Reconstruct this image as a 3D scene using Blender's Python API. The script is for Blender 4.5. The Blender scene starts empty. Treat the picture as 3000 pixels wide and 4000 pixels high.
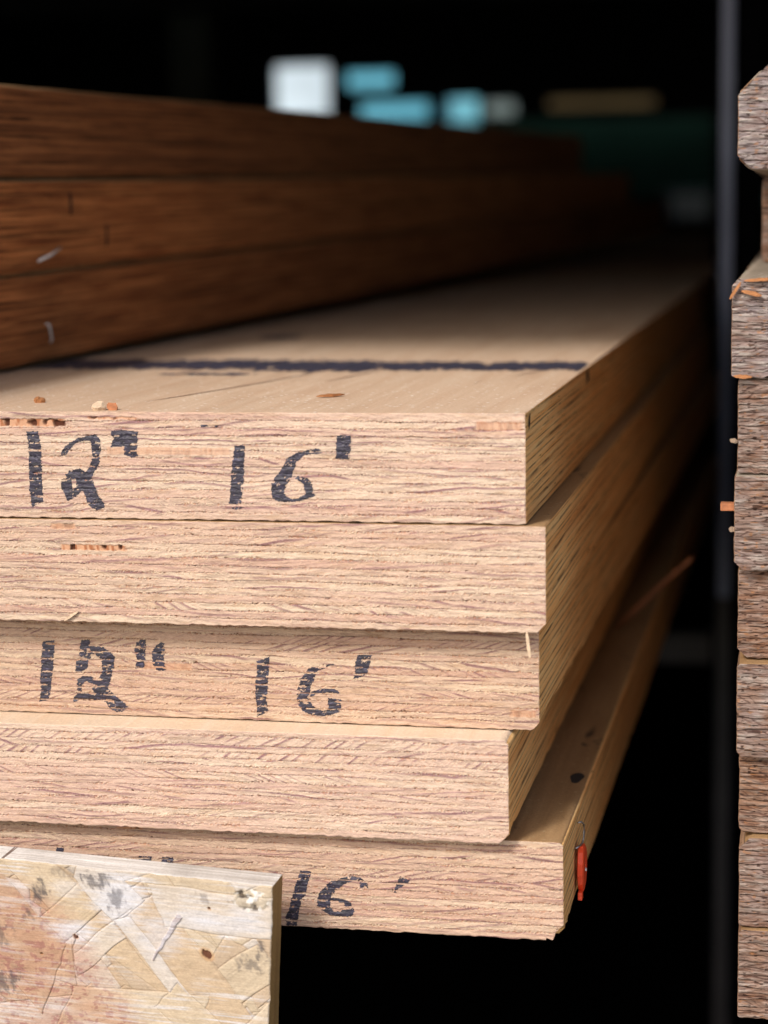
import bpy, math
import numpy as np
from mathutils import Vector, Matrix

# ------------------------------------------------------------------ basics
MM = 0.001
ZB = 1.15                      # height of the top of the timber stack above the yard
scene = bpy.context.scene
COL = scene.collection

def lin(r, g, b):
    f = lambda c: (c/255/12.92) if c/255 <= 0.04045 else ((c/255+0.055)/1.055)**2.4
    return np.array([f(r), f(g), f(b)])

def vn(x, y, seed):
    """smooth value noise in 0..1"""
    rs = np.random.RandomState(seed)
    tab = rs.rand(257, 257).astype(np.float32)
    x, y = np.broadcast_arrays(np.asarray(x, float)+seed*3.17, np.asarray(y, float)+seed*1.71)
    xi = np.floor(x).astype(int); yi = np.floor(y).astype(int)
    fx = x-xi; fy = y-yi
    fx = fx*fx*(3-2*fx); fy = fy*fy*(3-2*fy)
    a = tab[xi % 256, yi % 256]; b = tab[(xi+1) % 256, yi % 256]
    c = tab[xi % 256, (yi+1) % 256]; d = tab[(xi+1) % 256, (yi+1) % 256]
    return (a*(1-fx)+b*fx)*(1-fy)+(c*(1-fx)+d*fx)*fy

def fbm(x, y, seed, o=3):
    s = 0; a = .5; t = 0
    for i in range(o):
        s = s+a*vn(np.asarray(x)*2**i, np.asarray(y)*2**i, seed+i*11); t += a; a *= .55
    return s/t

def sst(a, b, v):
    t = np.clip((v-a)/(b-a), 0, 1)
    return t*t*(3-2*t)

def mix(c, d, t):
    return c*(1-t[..., None])+d*t[..., None]

def tag(o, label=None, cat=None, group=None, kind=None):
    if label: o['label'] = label
    if cat: o['category'] = cat
    if group: o['group'] = group
    if kind: o['kind'] = kind
    return o

def mesh_obj(name, verts, faces, mats, parent=None, loc=None, smooth=False, cols=None, midx=None):
    """verts in mm (n,3), faces (m,4) arrays or lists"""
    me = bpy.data.meshes.new(name)
    V = np.asarray(verts, dtype=np.float64)*MM
    if isinstance(faces, np.ndarray):
        me.vertices.add(len(V)); me.vertices.foreach_set('co', V.astype(np.float32).ravel())
        nf = len(faces); w = faces.shape[1]
        me.loops.add(nf*w); me.polygons.add(nf)
        me.loops.foreach_set('vertex_index', faces.astype(np.int32).ravel())
        me.polygons.foreach_set('loop_start', (np.arange(nf)*w).astype(np.int32))
        me.polygons.foreach_set('loop_total', np.full(nf, w, np.int32))
        me.update(calc_edges=True)
    else:
        me.from_pydata([tuple(v) for v in V], [], [tuple(f) for f in faces])
    for m in (mats if isinstance(mats, (list, tuple)) else [mats]):
        me.materials.append(m)
    if midx is not None:
        me.polygons.foreach_set('material_index', np.asarray(midx, np.int32))
    if smooth:
        me.polygons.foreach_set('use_smooth', np.ones(len(me.polygons), bool))
    if cols is not None:
        at = me.color_attributes.new('wood_colour', 'FLOAT_COLOR', 'POINT')
        c4 = np.ones((len(V), 4), np.float32); c4[:, :3] = cols
        at.data.foreach_set('color', c4.ravel())
    me.validate()
    o = bpy.data.objects.new(name, me)
    COL.objects.link(o)
    if parent: o.parent = parent
    if loc is not None: o.location = (loc[0]*MM, loc[1]*MM, loc[2]*MM+(0 if parent else ZB))
    return o

def empty(name, loc, rot=(0, 0, 0)):
    o = bpy.data.objects.new(name, None); COL.objects.link(o)
    o.location = (loc[0]*MM, loc[1]*MM, loc[2]*MM+ZB); o.rotation_euler = rot
    o.empty_display_size = .05
    return o

def box_vf(x0, x1, y0, y1, z0, z1):
    v = [(x0, y0, z0), (x1, y0, z0), (x1, y1, z0), (x0, y1, z0), (x0, y0, z1), (x1, y0, z1), (x1, y1, z1), (x0, y1, z1)]
    f = [(0, 3, 2, 1), (4, 5, 6, 7), (0, 1, 5, 4), (1, 2, 6, 5), (2, 3, 7, 6), (3, 0, 4, 7)]
    return v, f

def boxes(name, lst, mat, parent=None, loc=None, bevel=0):
    V = []; F = []
    for b in lst:
        v, f = box_vf(*b); F += [tuple(i+len(V) for i in q) for q in f]; V += v
    o = mesh_obj(name, V, F, mat, parent, loc)
    if bevel:
        m = o.modifiers.new('bevel', 'BEVEL'); m.width = bevel*MM; m.segments = 2
    return o

def tube(name, pts, r, mat, parent=None, loc=None, seg=8, flat=1.0):
    pts = [Vector(p) for p in pts]; V = []; F = []
    n = len(pts)
    for i, p in enumerate(pts):
        t = (pts[min(i+1, n-1)]-pts[max(i-1, 0)]).normalized()
        a = t.cross(Vector((0, 0, 1)) if abs(t.z) < .9 else Vector((0, 1, 0))).normalized(); b = t.cross(a)
        rr = r[i] if isinstance(r, (list, tuple)) else r
        for k in range(seg):
            w = 2*math.pi*k/seg
            V.append(p+a*math.cos(w)*rr+b*math.sin(w)*rr*flat)
    for i in range(n-1):
        for k in range(seg):
            F.append((i*seg+k, i*seg+(k+1) % seg, (i+1)*seg+(k+1) % seg, (i+1)*seg+k))
    F.append(tuple(range(seg))[::-1]); F.append(tuple((n-1)*seg+k for k in range(seg)))
    return mesh_obj(name, V, F, mat, parent, loc, smooth=True)

# ------------------------------------------------------------------ materials
def new_mat(name):
    m = bpy.data.materials.new(name); m.use_nodes = True
    nt = m.node_tree; b = nt.nodes['Principled BSDF']
    return m, nt, b

def N(nt, t, **kw):
    n = nt.nodes.new(t)
    for k, v in kw.items():
        if k in n.inputs.keys() if isinstance(k, str) else False: n.inputs[k].default_value = v
        else: setattr(n, k, v)
    return n

def noise_node(nt, coord, scale, vec=(1, 1, 1), detail=4, rough=.6, dist=0, loc=(0, 0, 0)):
    mp = nt.nodes.new('ShaderNodeMapping'); mp.inputs['Scale'].default_value = vec; mp.inputs['Location'].default_value = loc
    nt.links.new(coord, mp.inputs['Vector'])
    n = nt.nodes.new('ShaderNodeTexNoise'); n.inputs['Scale'].default_value = scale
    n.inputs['Detail'].default_value = detail; n.inputs['Roughness'].default_value = rough; n.inputs['Distortion'].default_value = dist
    nt.links.new(mp.outputs[0], n.inputs['Vector'])
    return n.outputs['Fac']

def ramp(nt, fac, stops):
    r = nt.nodes.new('ShaderNodeValToRGB'); e = r.color_ramp.elements
    while len(e) < len(stops): e.new(.5)
    for i, (p, c) in enumerate(stops):
        e[i].position = p; e[i].color = (c, c, c, 1) if isinstance(c, (int, float)) else (*c, 1)
    nt.links.new(fac, r.inputs[0]); return r.outputs[0]

def mixc(nt, fac, a, b, mode='MIX'):
    m = nt.nodes.new('ShaderNodeMix'); m.data_type = 'RGBA'; m.blend_type = mode
    for s, v in ((m.inputs[0], fac), (m.inputs[6], a), (m.inputs[7], b)):
        if hasattr(v, 'links'): nt.links.new(v, s)
        elif isinstance(v, (int, float)): s.default_value = v
        else: s.default_value = (*v, 1)
    return m.outputs[2]

def bump(nt, b, h, strength, dist):
    n = nt.nodes.new('ShaderNodeBump'); n.inputs['Strength'].default_value = strength; n.inputs['Distance'].default_value = dist
    nt.links.new(h, n.inputs['Height']); nt.links.new(n.outputs[0], b.inputs['Normal'])

def grain_mat(name, fine=.25, bmp=.35, rough=.9):
    """cut wood: per-point wood colour and relief, plus fine fibre noise"""
    m, nt, b = new_mat(name)
    a = nt.nodes.new('ShaderNodeAttribute'); a.attribute_name = 'wood_colour'
    tc = nt.nodes.new('ShaderNodeTexCoord').outputs['Object']
    f = noise_node(nt, tc, 1800, (.6, .6, 1.4), 5, .7)
    c = mixc(nt, 1.0, a.outputs['Color'], ramp(nt, f, [(.3, 1-fine), (.7, 1+fine*.0+.0)]), 'MULTIPLY')
    nt.links.new(c, b.inputs['Base Color'])
    b.inputs['Roughness'].default_value = rough; b.inputs['Specular IOR Level'].default_value = .15
    bump(nt, b, f, bmp, .0004)
    return m

def side_mat(name, c1, c2, cdark, cgap, T=44.8, n=14, off=0.0, pits=True):
    """long edge of laminated timber: straight plies seen along the grain"""
    m, nt, b = new_mat(name)
    tc = nt.nodes.new('ShaderNodeTexCoord').outputs['Object']
    g1 = noise_node(nt, tc, 1.0, (60, 9, 420), 5, .65, .3, loc=(off, off, off))
    g2 = noise_node(nt, tc, 1.0, (40, 2.2, 150), 4, .55, .2, loc=(off+3, off, off))
    col = mixc(nt, ramp(nt, g1, [(.38, 0), (.62, 1)]), c1, c2)
    col = mixc(nt, ramp(nt, g2, [(.5, 0), (.72, .6)]), col, cdark)
    # glue lines: plies in z, wavering slowly along the length, unevenly spaced
    sx = nt.nodes.new('ShaderNodeSeparateXYZ'); nt.links.new(tc, sx.inputs[0])
    wv = noise_node(nt, tc, 1.0, (20, 6, 60), 3, .5, 0, loc=(0, off, 0))
    ad = nt.nodes.new('ShaderNodeMath'); ad.operation = 'MULTIPLY_ADD'; nt.links.new(wv, ad.inputs[0]); ad.inputs[1].default_value = .0016
    wz = noise_node(nt, tc, 1.0, (4, 1.5, 210), 2, .5, 0, loc=(off, 0, off))
    ae = nt.nodes.new('ShaderNodeMath'); ae.operation = 'MULTIPLY_ADD'; nt.links.new(wz, ae.inputs[0]); ae.inputs[1].default_value = .0068
    nt.links.new(sx.outputs['Z'], ae.inputs[2]); nt.links.new(ae.outputs[0], ad.inputs[2])
    fr = nt.nodes.new('ShaderNodeMath'); fr.operation = 'MULTIPLY'; nt.links.new(ad.outputs[0], fr.inputs[0]); fr.inputs[1].default_value = n/(T*MM)
    fc = nt.nodes.new('ShaderNodeMath'); fc.operation = 'FRACT'; nt.links.new(fr.outputs[0], fc.inputs[0])
    line = ramp(nt, fc.outputs[0], [(0, 1), (.13, .25), (.24, 0), (.82, 0), (1, .9)])
    fr2 = nt.nodes.new('ShaderNodeMath'); fr2.operation = 'MULTIPLY'; nt.links.new(ad.outputs[0], fr2.inputs[0]); fr2.inputs[1].default_value = 2.37*n/(T*MM)
    fc2 = nt.nodes.new('ShaderNodeMath'); fc2.operation = 'FRACT'; nt.links.new(fr2.outputs[0], fc2.inputs[0])
    line2 = ramp(nt, fc2.outputs[0], [(0, .7), (.14, .1), (.3, 0), (.8, 0), (1, .5)])
    b2 = ramp(nt, noise_node(nt, tc, 1.0, (30, 14, 240), 4, .7, 0, loc=(off, 8, 4)), [(.45, 0), (.62, .9)])
    l2 = nt.nodes.new('ShaderNodeMath'); l2.operation = 'MULTIPLY'; nt.links.new(line2, l2.inputs[0]); nt.links.new(b2, l2.inputs[1])
    col = mixc(nt, l2.outputs[0], col, cgap)
    brk = ramp(nt, noise_node(nt, tc, 1.0, (30, 26, 330), 4, .7, 0, loc=(off, 5, 2)), [(.36, .12), (.6, 1)])
    ln = nt.nodes.new('ShaderNodeMath'); ln.operation = 'MULTIPLY'; nt.links.new(line, ln.inputs[0]); nt.links.new(brk, ln.inputs[1])
    col = mixc(nt, ln.outputs[0], col, cgap)
    h = ln.outputs[0]
    if pits:
        pt = ramp(nt, noise_node(nt, tc, 1.0, (100, 75, 460), 3, .6, .4, loc=(1, off, 9)), [(.68, 0), (.73, 1)])
        col = mixc(nt, pt, col, cgap)
        ad2 = nt.nodes.new('ShaderNodeMath'); ad2.operation = 'ADD'; nt.links.new(h, ad2.inputs[0]); nt.links.new(pt, ad2.inputs[1]); h = ad2.outputs[0]
    fine = noise_node(nt, tc, 1500, (1, .35, 1), 4, .7)
    col = mixc(nt, 1.0, col, ramp(nt, fine, [(.3, .78), (.7, 1.0)]), 'MULTIPLY')
    nt.links.new(col, b.inputs['Base Color'])
    sb = nt.nodes.new('ShaderNodeMath'); sb.operation = 'SUBTRACT'; nt.links.new(g1, sb.inputs[0]); nt.links.new(h, sb.inputs[1])
    bump(nt, b, sb.outputs[0], .5, .0006)
    b.inputs['Roughness'].default_value = .85; b.inputs['Specular IOR Level'].default_value = .2
    return m

def face_mat(name, c1, c2, cdark, speck, off=0.0, speck_amt=1.0, stains=.0, g=(160, 7, 10)):
    """wide veneer face: grain runs along y, dusted with pale specks"""
    m, nt, b = new_mat(name)
    tc = nt.nodes.new('ShaderNodeTexCoord').outputs['Object']
    g1 = noise_node(nt, tc, 1.0, g, 5, .6, .4, loc=(off, 0, off))
    g2 = noise_node(nt, tc, 1.0, (22, 5, 5), 4, .55, .5, loc=(off, 4, 0))
    col = mixc(nt, ramp(nt, g1, [(.3, 0), (.7, 1)]), c1, c2)
    col = mixc(nt, ramp(nt, g2, [(.5, 0), (.75, .55)]), col, cdark)
    if stains:
        s = ramp(nt, noise_node(nt, tc, 1.0, (60, 22, 30), 5, .65, .8, loc=(2.3, 1.0, off)), [(.6, 0), (.66, stains)])
        col = mixc(nt, s, col, (.02, .012, .01))
    crk = ramp(nt, noise_node(nt, tc, 1.0, (420, 5, 10), 3, .5, .6, loc=(off, 7, 0)), [(.735, 0), (.76, .85)])
    col = mixc(nt, crk, col, (.09, .035, .015))
    vo = nt.nodes.new('ShaderNodeTexVoronoi'); vo.inputs['Scale'].default_value = 260; nt.links.new(tc, vo.inputs['Vector'])
    sp = ramp(nt, vo.outputs['Distance'], [(.10, 1), (.26, 0)])
    pick = nt.nodes.new('ShaderNodeMath'); pick.operation = 'MULTIPLY'
    sel = ramp(nt, vo.outputs['Color'], [(.55, 0), (.62, speck_amt)])
    nt.links.new(sp, pick.inputs[0]); nt.links.new(sel, pick.inputs[1])
    col = mixc(nt, pick.outputs[0], col, speck)
    fine = noise_node(nt, tc, 900, (1, .6, 1), 5, .75)
    col = mixc(nt, 1.0, col, ramp(nt, fine, [(.3, .74), (.7, 1.0)]), 'MULTIPLY')
    nt.links.new(col, b.inputs['Base Color'])
    ad = nt.nodes.new('ShaderNodeMath'); ad.operation = 'ADD'; nt.links.new(fine, ad.inputs[0]); nt.links.new(pick.outputs[0], ad.inputs[1])
    sb = nt.nodes.new('ShaderNodeMath'); sb.operation = 'SUBTRACT'; nt.links.new(ad.outputs[0], sb.inputs[0]); nt.links.new(crk, sb.inputs[1])
    bump(nt, b, sb.outputs[0], .45, .0004)
    b.inputs['Roughness'].default_value = .75; b.inputs['Specular IOR Level'].default_value = .3
    return m

def plain(name, c, rough=.7, metal=0.0, var=.3, scale=30, vec=(1, 1, 1)):
    m, nt, b = new_mat(name)
    tc = nt.nodes.new('ShaderNodeTexCoord').outputs['Object']
    f = noise_node(nt, tc, scale, vec, 5, .6)
    col = mixc(nt, 1.0, tuple(c), ramp(nt, f, [(.3, 1-var), (.7, 1.0)]), 'MULTIPLY')
    nt.links.new(col, b.inputs['Base Color']); b.inputs['Roughness'].default_value = rough; b.inputs['Metallic'].default_value = metal
    if max(c) < .01: b.inputs['Specular IOR Level'].default_value = 0
    bump(nt, b, f, .2, .001)
    return m

M_end = grain_mat('cut_veneer_ends', .14, .30)
M_weather = grain_mat('weathered_veneer_ends', .22, .35)
M_osb = grain_mat('strand_board_face', .16, .25)
SIDE_C = (lin(255, 212, 146), lin(250, 186, 112), lin(226, 152, 84), lin(40, 20, 13))
M_side = [side_mat('laminated_edge_%s' % w, *SIDE_C, off=o) for w, o in (('tan', 0.0), ('honey', 11.3), ('straw', 23.9))]
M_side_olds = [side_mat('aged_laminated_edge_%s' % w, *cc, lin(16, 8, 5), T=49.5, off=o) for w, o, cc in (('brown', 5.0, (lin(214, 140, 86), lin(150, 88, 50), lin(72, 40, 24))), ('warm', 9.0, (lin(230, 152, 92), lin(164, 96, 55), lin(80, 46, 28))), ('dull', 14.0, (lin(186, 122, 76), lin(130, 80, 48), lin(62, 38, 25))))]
M_side_weather = side_mat('weathered_edge', lin(150, 120, 95), lin(120, 90, 70), lin(90, 66, 50), lin(40, 26, 18), off=3.0)
M_face = face_mat('dusty_veneer_face', lin(214, 188, 162), lin(200, 168, 140), lin(174, 142, 114), lin(244, 238, 226))
M_face_tan = face_mat('tan_veneer_face', lin(164, 132, 94), lin(142, 110, 74), lin(118, 86, 56), lin(210, 192, 160), off=7.0, speck_amt=.3, stains=.8)
M_face_new = face_mat('fresh_veneer_face', lin(222, 202, 178), lin(216, 188, 158), lin(206, 172, 140), lin(255, 236, 205), off=4.0, speck_amt=.4)
M_face_grey = face_mat('grey_veneer_face', lin(160, 148, 132), lin(140, 126, 110), lin(110, 96, 82), lin(200, 196, 188), off=2.0)
M_osb_edge = face_mat('strand_board_edge', lin(236, 234, 230), lin(176, 168, 158), lin(128, 118, 106), lin(225, 225, 222), off=9.0, speck_amt=0, g=(22, 420, 200))
M_osb_side = face_mat('strand_board_side', lin(168, 138, 88), lin(138, 108, 64), lin(110, 82, 46), lin(180, 160, 120), off=1.0, speck_amt=.2, g=(60, 160, 8))

def ink_mat():
    m, nt, b = new_mat('dark_marker_ink')
    tc = nt.nodes.new('ShaderNodeTexCoord').outputs['Object']
    f = noise_node(nt, tc, 500, (.5, 1, 1.6), 5, .7)
    nt.links.new(ramp(nt, f, [(.35, lin(20, 18, 26)), (.55, lin(42, 38, 54)), (.74, lin(78, 74, 98))]), b.inputs['Base Color'])
    b.inputs['Roughness'].default_value = .55; bump(nt, b, f, .4, .0003)
    return m
M_ink = ink_mat()
M_paint = plain('dark_line_paint', lin(74, 72, 92), .6, 0, .85, 420, (1, .35, 1))
M_chip = plain('orange_wood_chip', lin(176, 118, 72), .85, 0, .5, 700, (1, 1, 3))
M_chip_pale = plain('pale_wood_chip', lin(205, 180, 152), .85, 0, .35, 700)
M_crumb = plain('weathered_crumb', lin(150, 128, 108), .85, 0, .4, 700)
M_splinter = plain('brown_splinter', lin(176, 112, 72), .8, 0, .5, 300, (1, 1, 1))
M_staple = plain('bright_staple_wire', (.85, .84, .82), .5, .2, .2, 500)
M_staple_dark = plain('rusted_staple_wire', (.03, .02, .018), .7, .4, .4, 500)
M_hook = plain('steel_hook_wire', (.42, .42, .42), .35, .9, .3, 500)
M_red = plain('orange_red_plastic', lin(236, 78, 40), .42, 0, .12, 300)
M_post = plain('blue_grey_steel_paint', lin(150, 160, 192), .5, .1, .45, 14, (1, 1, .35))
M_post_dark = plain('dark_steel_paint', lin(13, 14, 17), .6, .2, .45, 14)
M_arm = plain('shade_dimmed_steel_paint', lin(70, 66, 65), .8, 0, .5, 14)  # grey kept dark to carry the shade on lower post and arm
M_dark = plain('near_black_cladding', (.011, .010, .0105), .9, 0, .4, 3)  # near-black so the shed interior stays dark; the shade is in the colour
M_floor = plain('shade_black_floor', (.0025, .0022, .0024), .95, 0, .5, 6)  # floor coloured almost black in place of the deep shade under the stacks
M_yard = plain('yard_concrete', (.42, .39, .35), .9, 0, .35, 3)

# ------------------------------------------------------------------ wood textures computed on the cut faces
def lvl_tex(X, Z, T, seed, warm=0.0, tears=()):
    """X, Z in mm on the cut end of a laminated board -> colour, relief (mm), gap mask"""
    rs = np.random.RandomState(seed)
    n = 14
    sag = .9*(vn(X/90, 0*X, seed)-.5)
    zz = Z+sag
    bounds = []
    for j in range(1, n):
        bounds.append(j*T/n+(rs.rand()-.5)*.7+.7*(vn(X/22, 0*X+j*5.3, seed+1)-.5)+.35*(vn(X/5, 0*X+j*3.1, seed+2)-.5))
    k = np.zeros(X.shape, int); lo = np.zeros(X.shape)-.3; dist = np.full(X.shape, 9.)
    for j, bd in enumerate(bounds):
        up = zz > bd
        k = np.where(up, j+1, k); lo = np.where(up, bd, lo)
        dist = np.minimum(dist, np.abs(zz-bd))
    sp = (rs.rand(n)*2.0+1.7)[k]
    big = rs.rand(n)
    slope = np.where(big < .3, (rs.rand(n)-.5)*.42, (rs.rand(n)-.5)*.08)[k]
    var = (1.0+2.2*rs.rand(n))[k]
    wv = var*(vn(X/30, k*7.7, seed+4)-.5)*1.05+.25*(vn(X/8, k*4.1, seed+5)-.5)
    ph = (zz-lo)/sp+slope*X+wv+rs.rand(n)[k]*9+.10*(fbm(X/1.6, Z/.5, seed+6)-.5)
    ring = np.floor(ph); f = ph-ring
    amp = vn(ring*3.7+k*11.3, k*2.9+ring*.7, seed+7)
    patch = sst(.35, .62, fbm(X/19, Z/2.2+k*3, seed+8))
    late = sst(.5, .82, f)*(1-sst(.94, 1.0, f))*np.clip(amp*1.9-.35, 0, 1)*(.12+.88*patch)
    tone = vn(X/70+k*5.1, k*9.3, seed+9)
    A = lin(238, 218, 196); Bp = lin(224, 192, 174); Cy = lin(216, 186, 156)
    hh = rs.rand(n)[k]
    c = mix(np.broadcast_to(A, X.shape+(3,)), Bp, np.clip(hh*.75+.8*(tone-.35), 0, 1))
    c = mix(c, Cy, sst(.5, .8, fbm(X/12+k, Z/1.6, seed+10))*.55)
    c = mix(c, lin(150, 112, 120), late*.92)
    f3 = ph*2.6+.5*vn(X/9, Z/.8, seed+50); f3 = f3-np.floor(f3)
    fl = sst(.66, .84, f3)*(1-sst(.88, .98, f3))*sst(.4, .62, fbm(X/13, Z/1.4+k*1.7, seed+51))
    c = mix(c, lin(160, 124, 120), fl*.4)
    fib = fbm(X/1.8, Z/.5, seed+12)
    c = c*(.86+.30*fib)[..., None]
    ln = vn(X/14, Z/.42+k, seed+52); c = c*(1-.20*sst(.5, .85, ln)*sst(.3, .6, fbm(X/30, Z/4, seed+53)))[..., None]
    # glue lines
    gl = np.exp(-(dist/.17)**2)*sst(.33, .6, fbm(X/7, Z/3+k*2.0, seed+13)+.12*(fib-.5))
    c = mix(c, lin(112, 92, 96), gl*.8)
    # frayed fibres beside the glue lines
    near = np.exp(-(dist/.6)**2)
    sp1 = sst(.60, .74, vn(X/.55, Z/.4, seed+14)*.65+fbm(X/9, Z/5, seed+15)*.35+.05*near)*(.25+.75*near)
    c = mix(c, lin(186, 122, 78), sp1*.5)
    sp2 = sst(.66, .78, vn(X/.5, Z/.35, seed+16)*.7+vn(X/8, Z/4, seed+17)*.3)*(.3+.7*near)
    c = mix(c, lin(244, 226, 198), sp2*.7)
    dk = sst(.80, .87, vn(X/.7, Z/.35, seed+18)*.75+vn(X/13, Z/3, seed+19)*.25)*near
    c = mix(c, lin(92, 50, 34), dk*.9)
    # broken short diagonal saw fibres
    u = (X*.5+Z*1.1)
    diag = sst(.55, .8, vn(u/.42, (X-Z*.4)/3.2, seed+20))*sst(.45, .65, fbm(X/16, Z/3, seed+21))
    c = c*(1-.14*diag)[..., None]
    h = .22*(fib-.5)-.26*gl*1.0+.2*sp2-.2*sp1-.35*dk+.06*late+.09*(vn(X/.35, Z/.3, seed+22)-.5)-.05*diag
    h = h+.14*(hh-.5)+.22*(vn(X/6, Z/1.1, seed+23)-.5)
    # torn-out cross-grain patches
    for (x0, x1, z0, z1, deep) in tears:
        e = .5*(vn(X/1.3, 0*X, seed+30)-.5)
        m = sst(x0-1, x0+.5, X)*(1-sst(x1-.5, x1+1.5, X))*sst(z0-.15+e, z0+.2+e, Z)*(1-sst(z1-.2+e, z1+.15+e, Z))
        bars = vn(X/1.1+.15*Z, Z/6, seed+31)
        tc = mix(np.broadcast_to(lin(226, 178, 144), X.shape+(3,)), lin(186, 122, 84), sst(.45, .75, bars)*(.35+.65*deep))
        hole = sst(.62, .8, vn(X/2.4, Z/3, seed+32))*deep
        tc = mix(tc, lin(88, 44, 26), hole)
        c = mix(c, tc, m*(.45+.5*deep))
        h = h*(1-m)+m*(-.25*deep-.9*hole*deep+.4*(bars-.5))
    gap = (dist < .34+.35*(vn(X/4, Z/2, seed+24)-.5)) & (fbm(X/4.2, Z/1.5+k*3.3, seed+25) > .52)
    gap |= (vn(X/.55, Z/.35, seed+26)*.55+fbm(X/5, Z/2.2, seed+27)*.45 > .73)
    if warm < .3: gap &= fbm(X/2.6, Z/1.1, seed+28) > .56
    c = c*(np.array([.665, .638, .618])*(1-warm*np.array([.08, .12, .17])))
    return np.clip(c, 0, 1), h, gap

def weathered_tex(X, Z, T, seed, grey=.5):
    rs = np.random.RandomState(seed); n = 14
    bounds = [j*T/n+(rs.rand()-.5)*.8+.9*(vn(X/9, 0*X+j*5.3, seed+1)-.5)+.5*(vn(X/2.5, 0*X+j*3.1, seed+2)-.5) for j in range(1, n)]
    k = np.zeros(X.shape, int); lo = np.zeros(X.shape); dist = np.full(X.shape, 9.)
    for j, bd in enumerate(bounds):
        up = Z > bd; k = np.where(up, j+1, k); lo = np.where(up, bd, lo); dist = np.minimum(dist, np.abs(Z-bd))
    ph = (Z-lo)/(1.3+rs.rand(n)*1.6)[k]+((rs.rand(n)-.5)*.5)[k]*X+1.4*vn(X/7, k*7.7, seed+4)+.35*vn(X/3.1, Z/.9, seed+5)
    f = ph-np.floor(ph)
    late = sst(.55, .85, f)*(1-sst(.93, 1, f))*vn(np.floor(ph)*3+k, k*2., seed+6)
    f1 = fbm(X/5.5, Z/.62, seed+7, 3); f2 = fbm(X/6.5, Z/1.5, seed+8)
    g = np.clip(grey+.8*(fbm(X/9, Z/9, seed+9)-.5), 0, 1)
    base = mix(np.broadcast_to(lin(194, 160, 140), X.shape+(3,)), lin(188, 178, 182), g)
    c = mix(base, lin(150, 108, 82), sst(.5, .7, fbm(X/8, Z/2.5, seed+19))*(1-g*.6)*.7)
    c = mix(c, lin(104, 70, 64), late*.9)
    lump = sst(.44, .74, fbm(X/4.4+.25*Z, Z/.95, seed+10)*.6+f2*.4)
    c = mix(c, lin(232, 226, 222), lump*(.3+.65*g))
    c = mix(c, lin(208, 152, 104), sst(.84, .9, vn(X/2.4, Z/.7, seed+11))*.6)
    gv = np.exp(-(dist/.22)**2)*sst(.28, .5, fbm(X/5, Z+k*2., seed+12))
    pit = sst(.78, .88, vn(X/2.4, Z/.45, seed+13))
    c = mix(c, lin(70, 46, 36), np.clip(gv*.9+pit*.8, 0, 1))
    c = c*(.20+.50*f1)[..., None]*(np.array([.98, .92, .86])-(1-g[..., None])*np.array([.08, .12, .16]))
    h = .45*(f1-.5)+.35*lump-.6*gv-.3*pit+.6*(f2-.5)-.2*late
    return np.clip(c, 0, 1), h

def inside(P, X, Z):
    P = np.array(P); r = np.zeros(X.shape, bool)
    x0, z0 = P[:, 0], P[:, 1]; x1, z1 = np.roll(x0, -1), np.roll(z0, -1)
    for a, b, c, d in zip(x0, z0, x1, z1):
        if b == d: continue
        r ^= ((b > Z) != (d > Z)) & (X < (c-a)*(Z-b)/(d-b)+a)
    return r

def axis(lo, hi, fine_lo, fine_hi, fine, coarse):
    a = np.arange(lo, fine_lo-coarse*.5, coarse) if lo < fine_lo else np.array([])
    b = np.arange(fine_lo, fine_hi-fine*.5, fine)
    c = np.arange(fine_hi, hi-coarse*.5, coarse) if fine_hi < hi else np.array([])
    return np.r_[a, b, c, hi]

def grid_faces(nr, nc, base=0):
    i = np.arange(nr-1)[:, None]*nc+np.arange(nc-1)[None, :]
    return np.stack([i, i+1, i+nc+1, i+nc], -1).reshape(-1, 4)+base

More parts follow.
